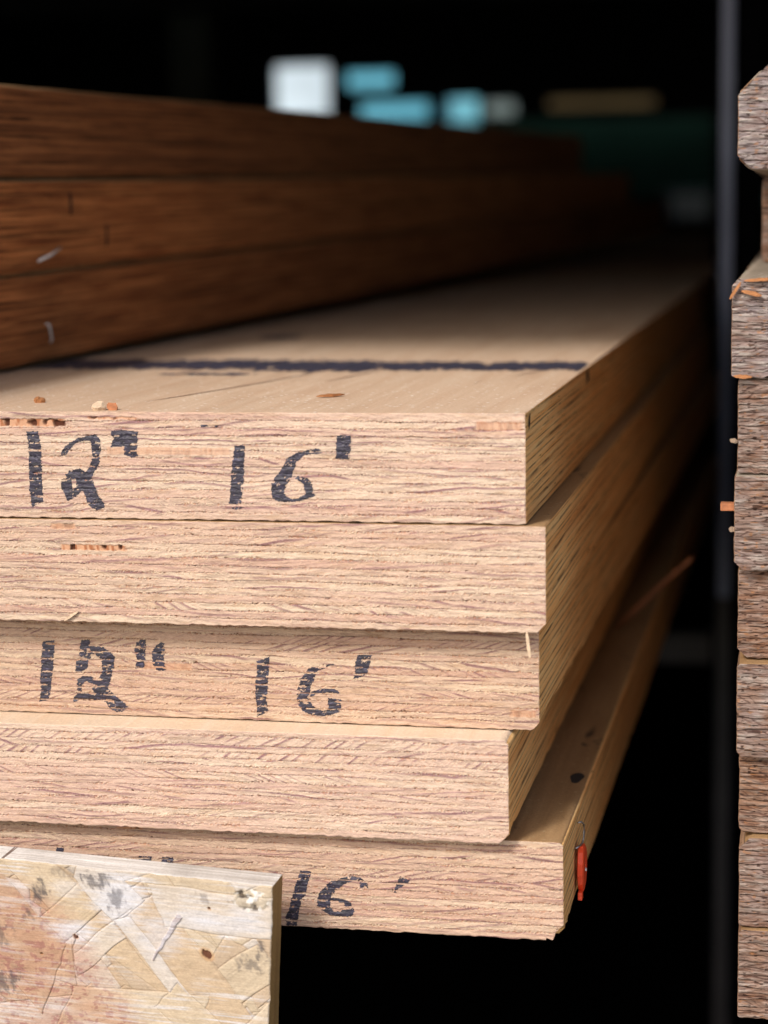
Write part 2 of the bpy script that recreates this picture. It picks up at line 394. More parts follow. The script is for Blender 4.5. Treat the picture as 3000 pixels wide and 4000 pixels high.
def board(name, W, T, L, xs, zs, seed, tex, mats, chamfer=(0, 0, 0, 0), rnd=.45, edge=.25, disp=1.0, xtop=2.0, break_amt=0.0):
    """One board. Local frame: right face x=0, front face y=0, bottom z=0 (mm).
    chamfer = bottom-right, bottom-left, top-right, top-left"""
    ys = [0.]; st = .4
    while ys[-1] < L: ys.append(ys[-1]+st); st = min(st*1.055, 160)
    ys = np.array(ys); ys[-1] = L
    def warp(P):
        P = P.copy(); x, y, z = P[..., 0], P[..., 1], P[..., 2]
        # roundness of all edges, by position only
        cx = np.clip(x, -W+rnd, -rnd); cy = np.clip(y, rnd, L-rnd); cz = np.clip(z, rnd, T-rnd)
        d = np.stack([x-cx, y-cy, z-cz], -1); ln = np.linalg.norm(d, axis=-1, keepdims=True)
        s = np.where(ln > rnd, rnd/np.maximum(ln, 1e-9), 1.0)
        P = np.stack([cx, cy, cz], -1)+d*s
        x, y, z = P[..., 0], P[..., 1], P[..., 2]
        def cham(P, c, sx, zz):
            if c <= 0: return P
            x, y, z = P[..., 0], P[..., 1], P[..., 2]
            cc = c*(.75+.5*vn(y/14, 0*y, seed+41))*(1+break_amt*(vn(y/2.2, x/2.2, seed+42)-.3)*np.exp(-y/25))
            a = np.abs(x-sx)+np.abs(z-zz); push = np.clip(cc-a, 0, None)/2
            x = x+np.sign((-W/2)-sx)*push; z = z+np.sign((T/2)-zz)*push
            return np.stack([x, y, z], -1)
        P = cham(P, chamfer[0], 0, 0); P = cham(P, chamfer[1], -W, 0)
        P = cham(P, chamfer[2], 0, T); P = cham(P, chamfer[3], -W, T)
        x, y, z = P[..., 0], P[..., 1], P[..., 2]
        nearf = np.exp(-y/6)
        bz = np.exp(-z/2.5); tz = np.exp(-(T-z)/2.5); lx = np.exp(-(x+W)/2.5); rx = np.exp(x/2.5)
        P[..., 2] += edge*(2*vn(x/2.3, y/9, seed+43)-1)*bz*(.5+nearf)*.9+edge*(2*vn(x/2.7, y/9, seed+44)-1)*tz*nearf*.5
        P[..., 0] += edge*.55*(2*fbm(z/5, y/9, seed+45)-1)*(lx+rx)*(.4+nearf)
        P[..., 1] += edge*.5*(vn(x/3, z/2, seed+46)-.5)*nearf
        return P
    V = []; F = []; C = []; MI = []; n0 = 0; front = None
    # front
    X, Z = np.meshgrid(xs, zs)
    c, h, *rest = tex(X, Z)
    P = warp(np.stack([X, 0*X, Z], -1))
    ed = np.minimum.reduce([-X, X+W, Z, T-Z]); fade = sst(.0, .9, ed+.1)
    P[..., 1] -= h*disp*fade
    V.append(P.reshape(-1, 3)); C.append(c.reshape(-1, 3)); f = grid_faces(len(zs), len(xs)); F.append(f); MI.append(np.zeros(len(f))); n0 += X.size
    front = (X, Z, P, rest[0] if rest else None)
    def add(P, flip, mi):
        nonlocal n0
        Q = warp(P); r, cN = Q.shape[:2]
        V.append(Q.reshape(-1, 3)); C.append(np.broadcast_to(lin(200, 160, 120), (r*cN, 3)))
        f = grid_faces(r, cN, n0); f = f[:, ::-1] if flip else f
        F.append(f); MI.append(np.full(len(f), mi)); n0 += r*cN
    zc = zs[::2] if zs[-1] == zs[::2][-1] else np.r_[zs[::2], zs[-1]]
    xc = np.r_[np.arange(-W, -rnd*2, xtop), -rnd*2, -rnd, 0.]
    xc = np.unique(np.r_[-W, -W+rnd, -W+rnd*2, xc])
    Yg, Zg = np.meshgrid(ys, zs); add(np.stack([0*Yg, Yg, Zg], -1), False, 1)          # right
    Yg, Zg = np.meshgrid(ys, zc); add(np.stack([0*Yg-W, Yg, Zg], -1), True, 1)         # left
    Xg, Yg = np.meshgrid(xc, ys); add(np.stack([Xg, Yg, 0*Xg+T], -1), False, 2)        # top
    Xg, Yg = np.meshgrid(xc, ys); add(np.stack([Xg, Yg, 0*Xg], -1), True, 2)           # bottom
    Xg, Zg = np.meshgrid(xc, zc); add(np.stack([Xg, 0*Xg+L, Zg], -1), True, 1)         # back
    o = mesh_obj(name, np.concatenate(V), np.concatenate(F), mats, smooth=True, cols=np.concatenate(C), midx=np.concatenate(MI).astype(int))
    return o, front

def sheet_from_mask(name, front, cell, mat, parent, lift=.10):
    """a thin skin lying on the relief of the cut face wherever the ink took"""
    X, Z, P, _ = front; nr, nc = X.shape
    idx = np.arange(nr*nc).reshape(nr, nc)
    r, c = np.nonzero(cell)
    q = np.stack([idx[r, c], idx[r, c+1], idx[r+1, c+1], idx[r+1, c]], -1)
    if not len(q): return None
    u, inv = np.unique(q, return_inverse=True)
    Q = P.reshape(-1, 3)[u].copy(); Q[:, 1] -= lift
    return mesh_obj(name, Q, inv.reshape(q.shape), mat, parent, smooth=True)

# ------------------------------------------------------------------ the stack of five boards
INKS = [
  (0, '12', [[(-214.05, 37.09), (-208.7, 37.35), (-207.97, 33.89), (-207.51, 31.12), (-207.46, 26.49), (-207.48, 20.47), (-207.51, 13.97), (-207.42, 6.99), (-213.05, 4.21), (-213.23, 7.85), (-213.59, 12.04), (-213.5, 18.56), (-213.35, 24.13), (-213.29, 30.16), (-213.38, 32.47), (-213.78, 34.32)], [(-198.98, 26.56), (-198.39, 29.1), (-194.88, 32.13), (-190.94, 34.36), (-186.08, 35.49), (-183.19, 35.97), (-181.09, 34.42), (-180.73, 31.3), (-184.81, 31.27), (-185.7, 33.11), (-189.06, 33.09), (-192.49, 31.68), (-194.51, 29.36), (-196.54, 27.04)], [(-185.28, 31.5), (-180.71, 31.76), (-181.38, 26.7), (-181.23, 24.4), (-182.79, 21.39), (-184.28, 19.99), (-185.35, 17.21), (-188.2, 18.34), (-187.63, 20.65), (-186.11, 22.51), (-185.02, 25.75), (-185.14, 28.97)], [(-197.37, 18.48), (-195.36, 20.35), (-190.48, 21.55), (-187.65, 19.96), (-185.34, 17.44), (-185.47, 14.2), (-189.4, 12.31), (-192.92, 9.02), (-196.62, 7.12), (-197.74, 9.43), (-199.07, 12.43), (-199.38, 14.52), (-198.67, 16.38), (-196.44, 17.56), (-194.31, 16.42), (-194.41, 13.87), (-193.74, 12.49), (-192.51, 13.2), (-192.6, 16.9), (-194.31, 16.42), (-196.44, 17.56)], [(-188.7, 17.87), (-185.36, 16.98), (-183.58, 13.3), (-182.27, 9.61), (-179.99, 6.4), (-180.05, 4.77), (-183.48, 3.24), (-186.55, 4.92), (-188.15, 7.22), (-189.44, 11.38), (-191.78, 13.21)]]),
  (0, 'in', [[(-176.33, 37.52), (-171.15, 38.01), (-164.27, 37.36), (-164.67, 32.78), (-164.93, 28.2), (-164.17, 26.83), (-167.54, 25.89), (-170.59, 27.24), (-170.74, 29.53), (-170.46, 30.91), (-175.73, 30.42), (-176.68, 30.64), (-175.12, 34.09), (-176.26, 35.46)]]),
  (0, 'dots', [[(-136.83, 40.23), (-133.54, 40.47), (-133.57, 39.33), (-136.63, 39.09)], [(-130.98, 40.03), (-129.01, 40.04), (-129.6, 39.13), (-130.77, 39.26)]]),
  (0, '16', [[(-122.23, 32.24), (-117.56, 32.27), (-118.04, 26.74), (-118.37, 23.1), (-118.33, 19.47), (-118.97, 14.91), (-119.42, 10.35), (-119.84, 6.92), (-125.61, 6.84), (-124.88, 11.2), (-124.39, 16.68), (-123.77, 22.15), (-123.2, 25.79), (-122.63, 29.42)], [(-125.64, 5.7), (-118.61, 5.79), (-122.17, 4.14)], [(-95.96, 28.72), (-91.33, 29.88), (-86.25, 30.81), (-83.76, 29.48), (-85.85, 28.34), (-89.07, 28.09), (-92.77, 27.39), (-94.65, 25.57), (-95.82, 25.11), (-96.33, 22.84), (-97.55, 20.12), (-98.54, 17.39), (-100.44, 15.11), (-101.21, 12.38), (-100.55, 10.57), (-98.26, 9.46), (-95.48, 9.72), (-92.2, 11.57), (-88.96, 12.06), (-87.6, 10.94), (-90.86, 9.77), (-95.05, 8.36), (-99.23, 7.95), (-104.79, 8.24), (-106.61, 9.59), (-107.22, 13.22), (-106.44, 16.41), (-104.52, 19.15), (-102.13, 22.11), (-100.67, 25.07), (-99.71, 26.43)], [(-97.8, 19.21), (-94.8, 19.01), (-91.13, 18.37), (-89.1, 16.13), (-88.7, 13.42), (-89.67, 11.15), (-92.44, 11.34), (-92.84, 13.83), (-93.48, 16.09), (-95.76, 17.42), (-97.83, 17.85)]]),
  (0, 'ft', [[(-78.35, 36.25), (-72.42, 36.28), (-72.17, 32.48), (-73.05, 27.09), (-73.53, 25.97), (-79.48, 25.92), (-78.96, 28.84), (-78.89, 32.43)]]),
  (2, '12', [[(-219.35, 32.18), (-213.55, 32.68), (-213.99, 28.22), (-214.57, 22.88), (-215.13, 18.99), (-215.84, 14.11), (-216.88, 7.27), (-218.73, 5.26), (-222.19, 4.74), (-221.05, 10.05), (-221.25, 14.91), (-220.69, 20.76), (-220.05, 27.56)], [(-201.79, 33.16), (-197.29, 33.53), (-197.66, 30.63), (-191.21, 30.34), (-187.83, 27.79), (-186.15, 26.4), (-186.38, 24.23), (-193.4, 24.98), (-195.31, 27.09), (-197.31, 26.79), (-197.5, 24.37), (-203.33, 25.88), (-202.16, 30.02)], [(-204.14, 24.17), (-198.39, 24.59), (-198.8, 20.47), (-203.13, 18.4), (-204.86, 18.83)], [(-192.42, 24.53), (-186.46, 24.71), (-186.85, 20.85), (-188.52, 15.97), (-189.95, 11.1), (-193.44, 10.98), (-194.86, 12.87), (-197.82, 13.73), (-194.0, 15.79), (-192.37, 19.23)], [(-201.42, 17.25), (-196.7, 16.91), (-193.27, 15.33), (-196.34, 13.3), (-199.78, 14.64), (-201.59, 13.13), (-201.97, 9.72), (-203.98, 9.65), (-204.34, 13.04), (-203.74, 15.48)], [(-197.87, 12.28), (-189.91, 12.06), (-186.07, 8.33), (-182.68, 6.03), (-180.78, 3.92), (-183.84, 1.63), (-186.33, 1.3), (-189.76, 2.87), (-191.15, 5.49), (-195.12, 6.08), (-198.61, 6.2), (-203.11, 6.28), (-206.17, 4.96), (-206.35, 6.66), (-204.0, 9.17), (-199.98, 9.55), (-196.02, 8.71)]]),
  (2, 'in', [[(-172.77, 34.7), (-171.55, 34.49), (-172.15, 27.06), (-172.73, 21.77), (-177.2, 20.91), (-176.09, 24.54), (-177.41, 28.82), (-176.29, 32.68)], [(-164.48, 33.26), (-163.27, 32.82), (-163.76, 25.4), (-162.94, 20.64), (-167.36, 20.5), (-169.23, 23.32), (-169.3, 28.58), (-167.48, 31.5)]]),
  (2, '16', [[(-122.09, 26.19), (-116.28, 28.26), (-116.68, 22.1), (-117.25, 18.29), (-117.64, 12.58), (-118.2, 9.23), (-117.59, 4.97), (-117.13, 4.27), (-122.74, 1.44), (-122.86, 6.21), (-123.23, 10.48), (-123.19, 15.72), (-122.5, 20.02), (-122.24, 24.29)], [(-99.45, 23.59), (-94.18, 25.4), (-88.01, 26.06), (-88.02, 25.59), (-92.8, 23.56), (-95.19, 22.54), (-96.18, 20.86), (-97.19, 18.0), (-98.42, 16.07), (-98.72, 13.22), (-99.97, 10.81), (-98.81, 9.43), (-96.5, 6.19), (-93.66, 5.35), (-89.37, 5.98), (-86.52, 6.08), (-85.59, 5.4), (-89.42, 3.61), (-93.72, 2.74), (-98.95, 3.26), (-102.73, 5.02), (-104.33, 7.81), (-104.89, 10.64), (-104.42, 14.45), (-103.13, 18.75), (-100.92, 21.65)], [(-98.24, 13.47), (-93.45, 15.05), (-88.23, 15.23), (-85.89, 14.13), (-85.91, 12.95), (-91.12, 13.24), (-95.89, 12.37), (-98.78, 10.85)], [(-91.16, 11.11), (-85.01, 10.62), (-85.33, 6.59), (-87.48, 5.33), (-91.04, 5.68)]]),
  (2, 'ft', [[(-77.55, 30.36), (-71.45, 30.31), (-72.71, 25.36), (-73.46, 22.53), (-75.38, 20.82), (-79.64, 19.51), (-79.11, 22.82), (-78.79, 27.05)]]),
  (4, '16', [[(-113.41, 25.22), (-108.54, 25.38), (-108.35, 24.05), (-109.51, 21.32), (-110.25, 18.15), (-111.22, 14.53), (-112.82, 12.2), (-113.79, 8.56), (-114.32, 4.94), (-115.32, 0.17), (-120.22, 0.12), (-120.58, 3.7), (-118.71, 7.4), (-117.96, 11.03), (-116.76, 14.68), (-115.79, 18.31), (-114.37, 21.96)], [(-90.52, 24.07), (-86.15, 23.41), (-83.77, 21.76), (-83.17, 18.68), (-87.11, 18.7), (-87.28, 21.58), (-89.68, 21.9), (-92.77, 20.85), (-95.45, 18.93), (-97.69, 17.03), (-99.95, 14.01), (-94.67, 13.62), (-91.18, 12.47), (-90.78, 10.49), (-93.86, 10.1), (-94.27, 11.86), (-99.99, 12.0), (-100.26, 9.75), (-98.75, 8.04), (-95.67, 7.99), (-94.75, 9.6), (-89.91, 9.86), (-89.96, 7.18), (-91.31, 5.77), (-96.6, 5.48), (-101.0, 6.13), (-104.49, 8.17), (-106.23, 9.87), (-106.17, 12.56), (-105.21, 15.74), (-102.95, 18.54), (-100.25, 20.9), (-96.25, 22.67)]]),
  (4, 'ft', [[(-69.56, 25.14), (-65.24, 23.38), (-66.35, 21.77), (-68.76, 20.32), (-70.52, 19.12), (-70.54, 17.57), (-72.51, 17.25), (-71.81, 20.16), (-70.68, 22.88)]]),
  (4, '12', [[(-223.37, 31.27), (-219.96, 30.59), (-220.07, 28.06), (-222.31, 15.29), (-224.47, 15.18)]]),
  (4, 'in', [[(-185.58, 28.44), (-179.68, 28.31), (-180.59, 20.32), (-186.41, 20.03)], [(-175.05, 28.43), (-169.8, 28.38), (-170.57, 20.83), (-175.84, 20.56)]]),
]

W1 = 460.0
BOARDS = [  # corner x, front y, z top, z bottom, yaw, chamfers, tears, label
 (0.0, 0.0, 0.0, -45.46, 0.0, (0, 0, 0, 0), ((-250, -197, 39.2, 42.4, 1.0), (-178, -125, 27.5, 30.6, .05), (-20, -2, 38.5, 42, .35), (-186, -165, 42.3, 43.4, .7)),
  'top board of the five, marked 12" 16\', dark line across its top face', 1.0, 0),
 (8.2, -1.2, -45.46, -90.31, -.00055, (4.0, 0, 0, 0), ((-212, -202, 40.2, 42.6, .5), (-208, -180, 31.2, 33.6, 1.0)),
  'unmarked laminated board second from the top, right under the uppermost 12" 16\' board', 1.0, 1),
 (3.7, 11.0, -90.31, -134.45, -.0112, (4.5, 0, 0, 0), ((-175, -152, 21, 24, .2), (-12, -2, 5.5, 8.5, .3)),
  'middle laminated board of the five, set back, handwritten 12" 16\' in striped ink', 1.0, 2),
 (-7.3, -5.0, -134.45, -179.28, -.00101, (5.0, 0, 2.0, 0), (),
  'unmarked fourth board from the top, jutting forward with a fresh strip of top showing', 1.0, 1),
 (14.5, 1.8, -179.28, -222.5, -.00318, (5.5, 0, 1.2, 0), ((-195, -184, 40, 42, 1.0),),
  'lowest laminated board of the five, broken lower corner, partly hidden by the strand board panel', 1.0, 0),
]
fronts = []; stack = []
INKNAME = {'12': 'handwritten_number', '16': 'handwritten_number', 'in': 'handwritten_inch_mark', 'ft': 'handwritten_foot_mark', 'dots': 'ink_dots'}
for i, (x0, y0, zt, zb, yaw, ch, tears, label, _, sm) in enumerate(BOARDS):
    T = zt-zb-(0, .5, .5, .5, .4)[i]; seed = 101+i*53      # boards never sit quite tight
    xs = axis(-W1, 0, -250 if i < 4 else -265, 0, .25, 6.0); zs = axis(0, T, 0, T, .25, .25)
    topm = M_face if i == 0 else (M_face_new if i == 3 else M_face_tan)
    o, fr = board('laminated_board', W1, T, 4880, xs, zs, seed, lambda X, Z: lvl_tex(X, Z, T, seed, (0, .35, .9, -.15, .7)[i], tears),
                  [M_end, M_side[sm], topm], ch, break_amt=(.8 if i == 4 else .3), disp=1.35)
    o.location = (x0*MM, y0*MM, zb*MM+ZB); o.rotation_euler[2] = math.atan(yaw)
    tag(o, label, 'timber board', 'stack of five laminated boards')
    fronts.append(fr); stack.append(o)
    for (b, nm, polys) in INKS:
        if b != i: continue
        X, Z, P, gap = fr
        jx = .45*(vn(X/.5, Z/.35, seed+60)-.5)+.5*(vn(X/3, Z/.6, seed+61)-.5); jz = .35*(vn(X/.6, Z/.6, seed+62)-.5)
        m = np.zeros(X.shape, bool)
        for pl in polys: m |= inside(pl, X+jx, Z+jz)
        m &= ~gap
        cell = m[:-1, :-1] & m[1:, 1:]
        cell &= (np.diff(xs)[None, :] < .3)
        sheet_from_mask(INKNAME[nm], fr, cell, M_ink, o)

# dark painted line across the top of the uppermost board, and its blot
def top_mark(name, x0, x1, yfun, wfun, parent, mat, z, seed, thr=.33, step=.8):
    xs = np.arange(x0, x1+step*.5, step); ys = np.arange(-70, 70, 1.2)
    X, Yr = np.meshgrid(xs, ys)
    cy = yfun(X)+5*(vn(X/9, 0*X, seed)-.5)+3*(vn(X/2, 0*X, seed+5)-.5)
    w = wfun(X)*(.8+.4*vn(X/13, 0*X, seed+1))
    Y = cy+Yr
    e = 1-np.abs(Yr)/w
    keep = (e+.9*(fbm(X/2.2, Y/6, seed+2)-.5) > .15) & (fbm(X/3.5, Y/8, seed+3)+.25*e > thr)
    P = np.stack([X, Y, 0*X+z], -1)
    fr = (X, Y, P, None)
    cell = keep[:-1, :-1] & keep[1:, 1:]
    nr, nc = X.shape; idx = np.arange(nr*nc).reshape(nr, nc); r, c = np.nonzero(cell)
    q = np.stack([idx[r, c], idx[r, c+1], idx[r+1, c+1], idx[r+1, c]], -1)
    u, inv = np.unique(q, return_inverse=True)
    return mesh_obj(name, P.reshape(-1, 3)[u], inv.reshape(q.shape), mat, parent)
B1 = stack[0]; T1 = 45.46
top_mark('painted_line', -300, -1.5, lambda x: 249-.02*x+12*sst(-120, -230, x)-3, lambda x: 36+9*sst(-70, -190, x)*(1-sst(-200, -300, x)), B1, M_paint, T1+.18, 900, thr=.40)
top_mark('paint_blot', -243, -214, lambda x: 493+0*x, lambda x: 25*np.sqrt(np.clip(1-((x+228.5)/14.5)**2, 0.01, 1)), B1, M_paint, T1+.18, 930)
top_mark('smudge', -215, -165, lambda x: 195+0*x, lambda x: 9+0*x, B1, M_paint, T1+.18, 960, thr=.60)

def ribbon(name, pts, w, mat, parent, nrm='z', off=0.0):
    V = []; F = []
    for i, p in enumerate(pts):
        a = Vector(pts[min(i+1, len(pts)-1)])-Vector(pts[max(i-1, 0)])
        s = Vector((a.y, -a.x, 0)) if nrm == 'z' else Vector((0, a.z, -a.y))
        s.normalize(); ww = w*(1 if 0 < i < len(pts)-1 else .15)
        V += [Vector(p)+s*ww, Vector(p)-s*ww]
    for i in range(len(pts)-1): F.append((2*i, 2*i+1, 2*i+3, 2*i+2))
    return mesh_obj(name, V, F, mat, parent)
M_crack = plain('brown_crack', lin(100, 54, 30), .9, 0, .3, 200)
M_hole = plain('dark_pit', (.012, .007, .005), .95, 0, .3, 200)
ribbon('surface_crack', [(-175, 45, T1+.15), (-166, 75, T1+.15), (-158, 105, T1+.15), (-149, 140, T1+.15), (-142, 175, T1+.15), (-133, 215, T1+.15)], .7, M_crack, B1)
ribbon('surface_crack', [(-118, 150, T1+.15), (-113, 175, T1+.15), (-110, 190, T1+.15), (-103, 225, T1+.15)], .7, M_crack, B1)
ribbon('surface_crack', [(-30, 180, T1+.15), (-25, 200, T1+.15), (-20, 222, T1+.15)], .6, M_crack, B1)
def pit(parent, pts, loc=None):
    return mesh_obj('knot_hole', pts, [tuple(range(len(pts)))], M_hole, parent)
pit(B1, [(.25, 9, 43), (.25, 13.5, 44.6), (.25, 12.5, 41), (.25, 13, 39.5), (.25, 8.8, 37.8), (.25, 7.5, 40.4)])
pit(B1, [(.25, 232, 43), (.25, 243, 45), (.25, 246, 39), (.25, 236, 37)])
# knot on the ledge of the lowest board
T5 = 42.82
kn = [(-5.6+3.1*math.cos(a)*(1+.2*math.sin(3*a)), 99+9*math.sin(a), T5+.15) for a in np.linspace(0, 2*math.pi, 15)[:-1]]
mesh_obj('knot', kn, [tuple(range(14))], M_hole, stack[4])

# ------------------------------------------------------------------ loose bits on the stack
def shard(name, c, size, rot, mat, seed, label=None, cat='wood chip', group=None, taper=.5):
    rs = np.random.RandomState(seed); lx, ly, lz = [s/2 for s in size]
    V = []; n = 6
    for i in range(n+1):
        t = -1+2*i/n; s = (1-abs(t)**3*(1-taper*.6))*(.85+.3*rs.rand())
        jy, jz = (rs.rand(2)-.5)*.3
        for (a, b) in ((-1, -1), (1, -1), (1, 1), (-1, 1)):
            V.append((t*lx+(rs.rand()-.5)*lx*.12, (a*s+jy)*ly, (b*s+jz)*lz))
    F = [(0, 3, 2, 1)]+[(4*i+k, 4*i+(k+1) % 4, 4*i+4+(k+1) % 4, 4*i+4+k) for i in range(n) for k in range(4)]+[tuple(4*n+k for k in range(4))]
    o = mesh_obj(name, V, F, mat, loc=c); o.rotation_euler = rot
    if label: tag(o, label, cat, group)
    return o
shard('wood_chip', (-96.5, 69, .9), (14, 3, 1.2), (0, 0, .75), M_chip, 1, 'small orange wood chip lying alone on the top face of the uppermost board')
shard('wood_chip', (-222.7, 40, 1.0), (5, 4, 2.2), (.3, .2, .3), M_chip, 2, 'reddish wood crumb on the top face, leftmost of the chips, above the first digit')
shard('wood_chip', (-183.5, 7, 1.4), (6, 5, 2.6), (.5, .1, .2), M_chip_pale, 3, 'pale wood chip perched at the front edge of the uppermost board')
shard('wood_chip', (-178, 8, 1.2), (5.5, 4, 1.2), (.7, .5, -.4), M_splinter, 4, 'dark brown wood chip beside the pale one at the front top edge')
shard('wood_splinter', (.9, -2.0, -95), (10.5, 1.0, 1.3), (0, math.radians(83), 0), M_chip_pale, 5, 'pale flat splinter hanging at the right end below the second board', 'splinter', taper=1.0)
st = tube('wood_splinter', [(-4, 450, -179.5), (8, 450, -168), (20, 450.5, -156.2), (32, 450, -145), (43, 450, -134.7)], [2.5, 2.7, 2.6, 2.5, 1.6], M_splinter, loc=(0, 0, 0), flat=.6)
tag(st, 'long brown splinter slanting up from the lowest board into the dark gap', 'splinter')
# chips clinging to the front of the unmarked boards
shard('wood_chip', (-196, -2.0, -87.5), (8, 1.0, 1.0), (0, -.6, 0), M_chip_pale, 6, 'thin pale splinter at the lower edge of the second board, left side')

# red plastic tag and its wire hook on the side of the lowest board
tagroot = empty('plastic_tag', (17.4, 47, -213)); tagroot.scale = (1, 1, .87)
prof = [(-3.5, -1.8), (3.0, 0.0), (6.6, 4.5), (8.2, 9.5), (7.8, 14.5), (5.6, 19.0), (1.5, 21.6), (-3.5, 21.8), (-6.5, 19.5), (-8.0, 14), (-8.2, 8), (-6.8, 3.0)]
hole = [(3.4*math.cos(a)*.55+.6, 11+4.4*math.sin(a)) for a in np.linspace(0, 2*math.pi, 13)[:-1]]
def plate(name, outer, inner, t, mat, parent):
    V = []; F = []; n = len(outer)
    # resample hole directions to outer
    cy = sum(p[0] for p in inner)/len(inner); cz = sum(p[1] for p in inner)/len(inner)
    inn = []
    for (y, z) in outer:
        a = math.atan2(z-cz, y-cy); inn.append((cy+1.9*math.cos(a), cz+4.2*math.sin(a)))
    for x, sh in ((t/2, .86), (t/2-.5, 1.0), (-t/2+.5, 1.0), (-t/2, .86)):
        V += [(x, cy+(y-cy)*sh, cz+(z-cz)*sh) for y, z in outer]
    V += [(t/2, y, z) for y, z in inn]+[(-t/2, y, z) for y, z in inn]
    for k in range(n):
        k2 = (k+1) % n
        for r in range(3): F.append((r*n+k, (r+1)*n+k, (r+1)*n+k2, r*n+k2))
        F.append((k, k2, 4*n+k2, 4*n+k)); F.append((3*n+k, 5*n+k, 5*n+k2, 3*n+k2)); F.append((4*n+k, 4*n+k2, 5*n+k2, 5*n+k))
    o = mesh_obj(name, V, F, mat, parent, smooth=False)
    bm_fix(o); return o
def bm_fix(o):
    import bmesh
    bm = bmesh.new(); bm.from_mesh(o.data); bmesh.ops.recalc_face_normals(bm, faces=bm.faces); bm.to_mesh(o.data); bm.free()
plate('tag_body', prof, hole, 3.0, M_red, tagroot)
boxes('tag_foot', [(-1.0, .9, -8.5, -4.2, -4.6, -.6)], M_red, tagroot, (0, 0, 0), bevel=.3)
tube('wire_hook', [(-2.0, 2, 32), (-.6, 3.4, 32.2), (.4, 4.0, 30.5), (.7, 3, 27), (.6, 0, 24.3), (.2, -1, 22.6), (-.6, -4, 22.2), (-2.1, -7, 21.8)], [.45]*8, M_hook, tagroot)
tube('rivet', [(-.2, 1, 8.2), (1.9, 1, 8.2)], .9, M_staple, tagroot)
tag(tagroot, 'small orange-red plastic tag with wire hook on the right side of the lowest board', 'tag')

# ------------------------------------------------------------------ neighbouring stack on the left: three old boards
ry = math.radians(-3.8); rx = math.radians(.75)
LAB = ['bottom board of the dark brown stack at the left, resting on the line-marked board',
       'middle board of the dark brown stack at the left, pale staple stuck in its side',
       'uppermost board of the dark brown stack at the left, rough dark top edge']
OFFS = [(0, 0), (2.2, 0), (-1.6, 0)]
lroot = Vector((-303, 191, 1.3)); FW = 143.0
R3 = Matrix.Rotation(ry, 3, 'Z') @ Matrix.Rotation(rx, 3, 'X')
TL = [49.0, 50.0, 49.4]; zacc = 0
M_stain = plain('dark_water_stain', (.02, .012, .01), .9, 0, .3, 60)
left = []
for i in range(3):
    T = TL[i]
    xs = axis(-305, 0, -20, 0, 1.0, 6.0); zs = np.linspace(0, T, 51)
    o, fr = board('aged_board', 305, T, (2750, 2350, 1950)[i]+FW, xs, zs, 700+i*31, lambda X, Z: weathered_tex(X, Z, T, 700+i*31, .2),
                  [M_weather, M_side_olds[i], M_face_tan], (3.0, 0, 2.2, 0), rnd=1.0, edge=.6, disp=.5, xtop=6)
    # the front end stands a little ahead of the picture's left edge
    p = lroot+R3 @ Vector((OFFS[i][0], -168-FW, zacc))
    o.location = (p.x*MM, p.y*MM, p.z*MM+ZB); o.rotation_euler = (rx, 0, ry)
    tag(o, LAB[i], 'timber board', 'dark stack of aged boards'); left.append(o); zacc += T+.3
def staple(parent, pts, mat, name='staple', r=.45):
    return tube(name, [(a, b+FW, c) for a, b, c in pts], r, mat, parent)
# local y on these boards = distance from their own front end
staple(left[1], [(1.0, 216, 6.5), (5.5, 223, 9.5), (3.0, 241, 12.5)], M_staple, r=.8)
staple(left[0], [(-1, 229, 21), (1.2, 231, 20.6), (1.2, 234, 12), (-1, 234.5, 9.5)], M_staple, r=.6)
staple(left[1], [(-1, 263, 43), (.9, 263, 42), (.9, 263, 31), (-1, 263, 30)], M_staple_dark, r=.6)
staple(left[1], [(-1, 313, 24), (.9, 313, 23), (.9, 312, 12), (-1, 312, 11)], M_staple_dark, r=.6)

# ------------------------------------------------------------------ weathered stack on the right
RB = [ # left x, front y, z bottom, z top, grey, chamfers, label
 (79.2, 120, 97.5, 143.9, .95, (0, 5, 0, 11), 'grey uppermost board of the weathered right stack with clipped corners'),
 (85.4, 345, 49.9, 97.0, .25, (0, 1.5, 0, 2), 'brown board second from the top of the right stack, set far back'),
 (77.2, 120, 4.2, 49.3, .75, (0, 1.5, 0, 3.0), 'pale weathered board of the right stack with orange flakes on its upper corner'),
 (80.2, 123, -39.7, 3.9, .45, (0, 1, 0, 1), 'weathered board of the right stack, fourth from the top, directly under the flaked one'),
 (79.0, 120, -83.9, -40.1, .5, (0, 4, 0, 1), 'weathered board of the right stack with an orange stub poking from its left edge'),
 (80.8, 126, -126.6, -84.2, .3, (0, 5, 0, 1), 'brown-grey board of the right stack, sixth from the top, slightly recessed'),
 (80.9, 119, -171.8, -127.0, .5, (0, 2.5, 0, 1.5), 'board of the right stack, seventh from the top, level with the third left board'),
 (82.2, 124, -209.5, -172.2, .1, (0, 2.5, 0, 1), 'reddish brown thin board of the right stack, eighth from the top'),
 (82.6, 119, -253.6, -210.0, .45, (0, 1, 0, 5), 'board of the right stack, ninth from the top, chipped upper left corner'),
 (82.6, 117, -298.0, -254.0, .35, (0, 1, 0, 2), 'lowest visible board of the right stack, at the bottom right corner'),
]
right = []
WR = 305.0
SR = .921
def near(x, y, z): return (111.78+(x-111.78)*SR, -828.5+(y+828.5)*SR, 83.2+(z-83.2)*SR)
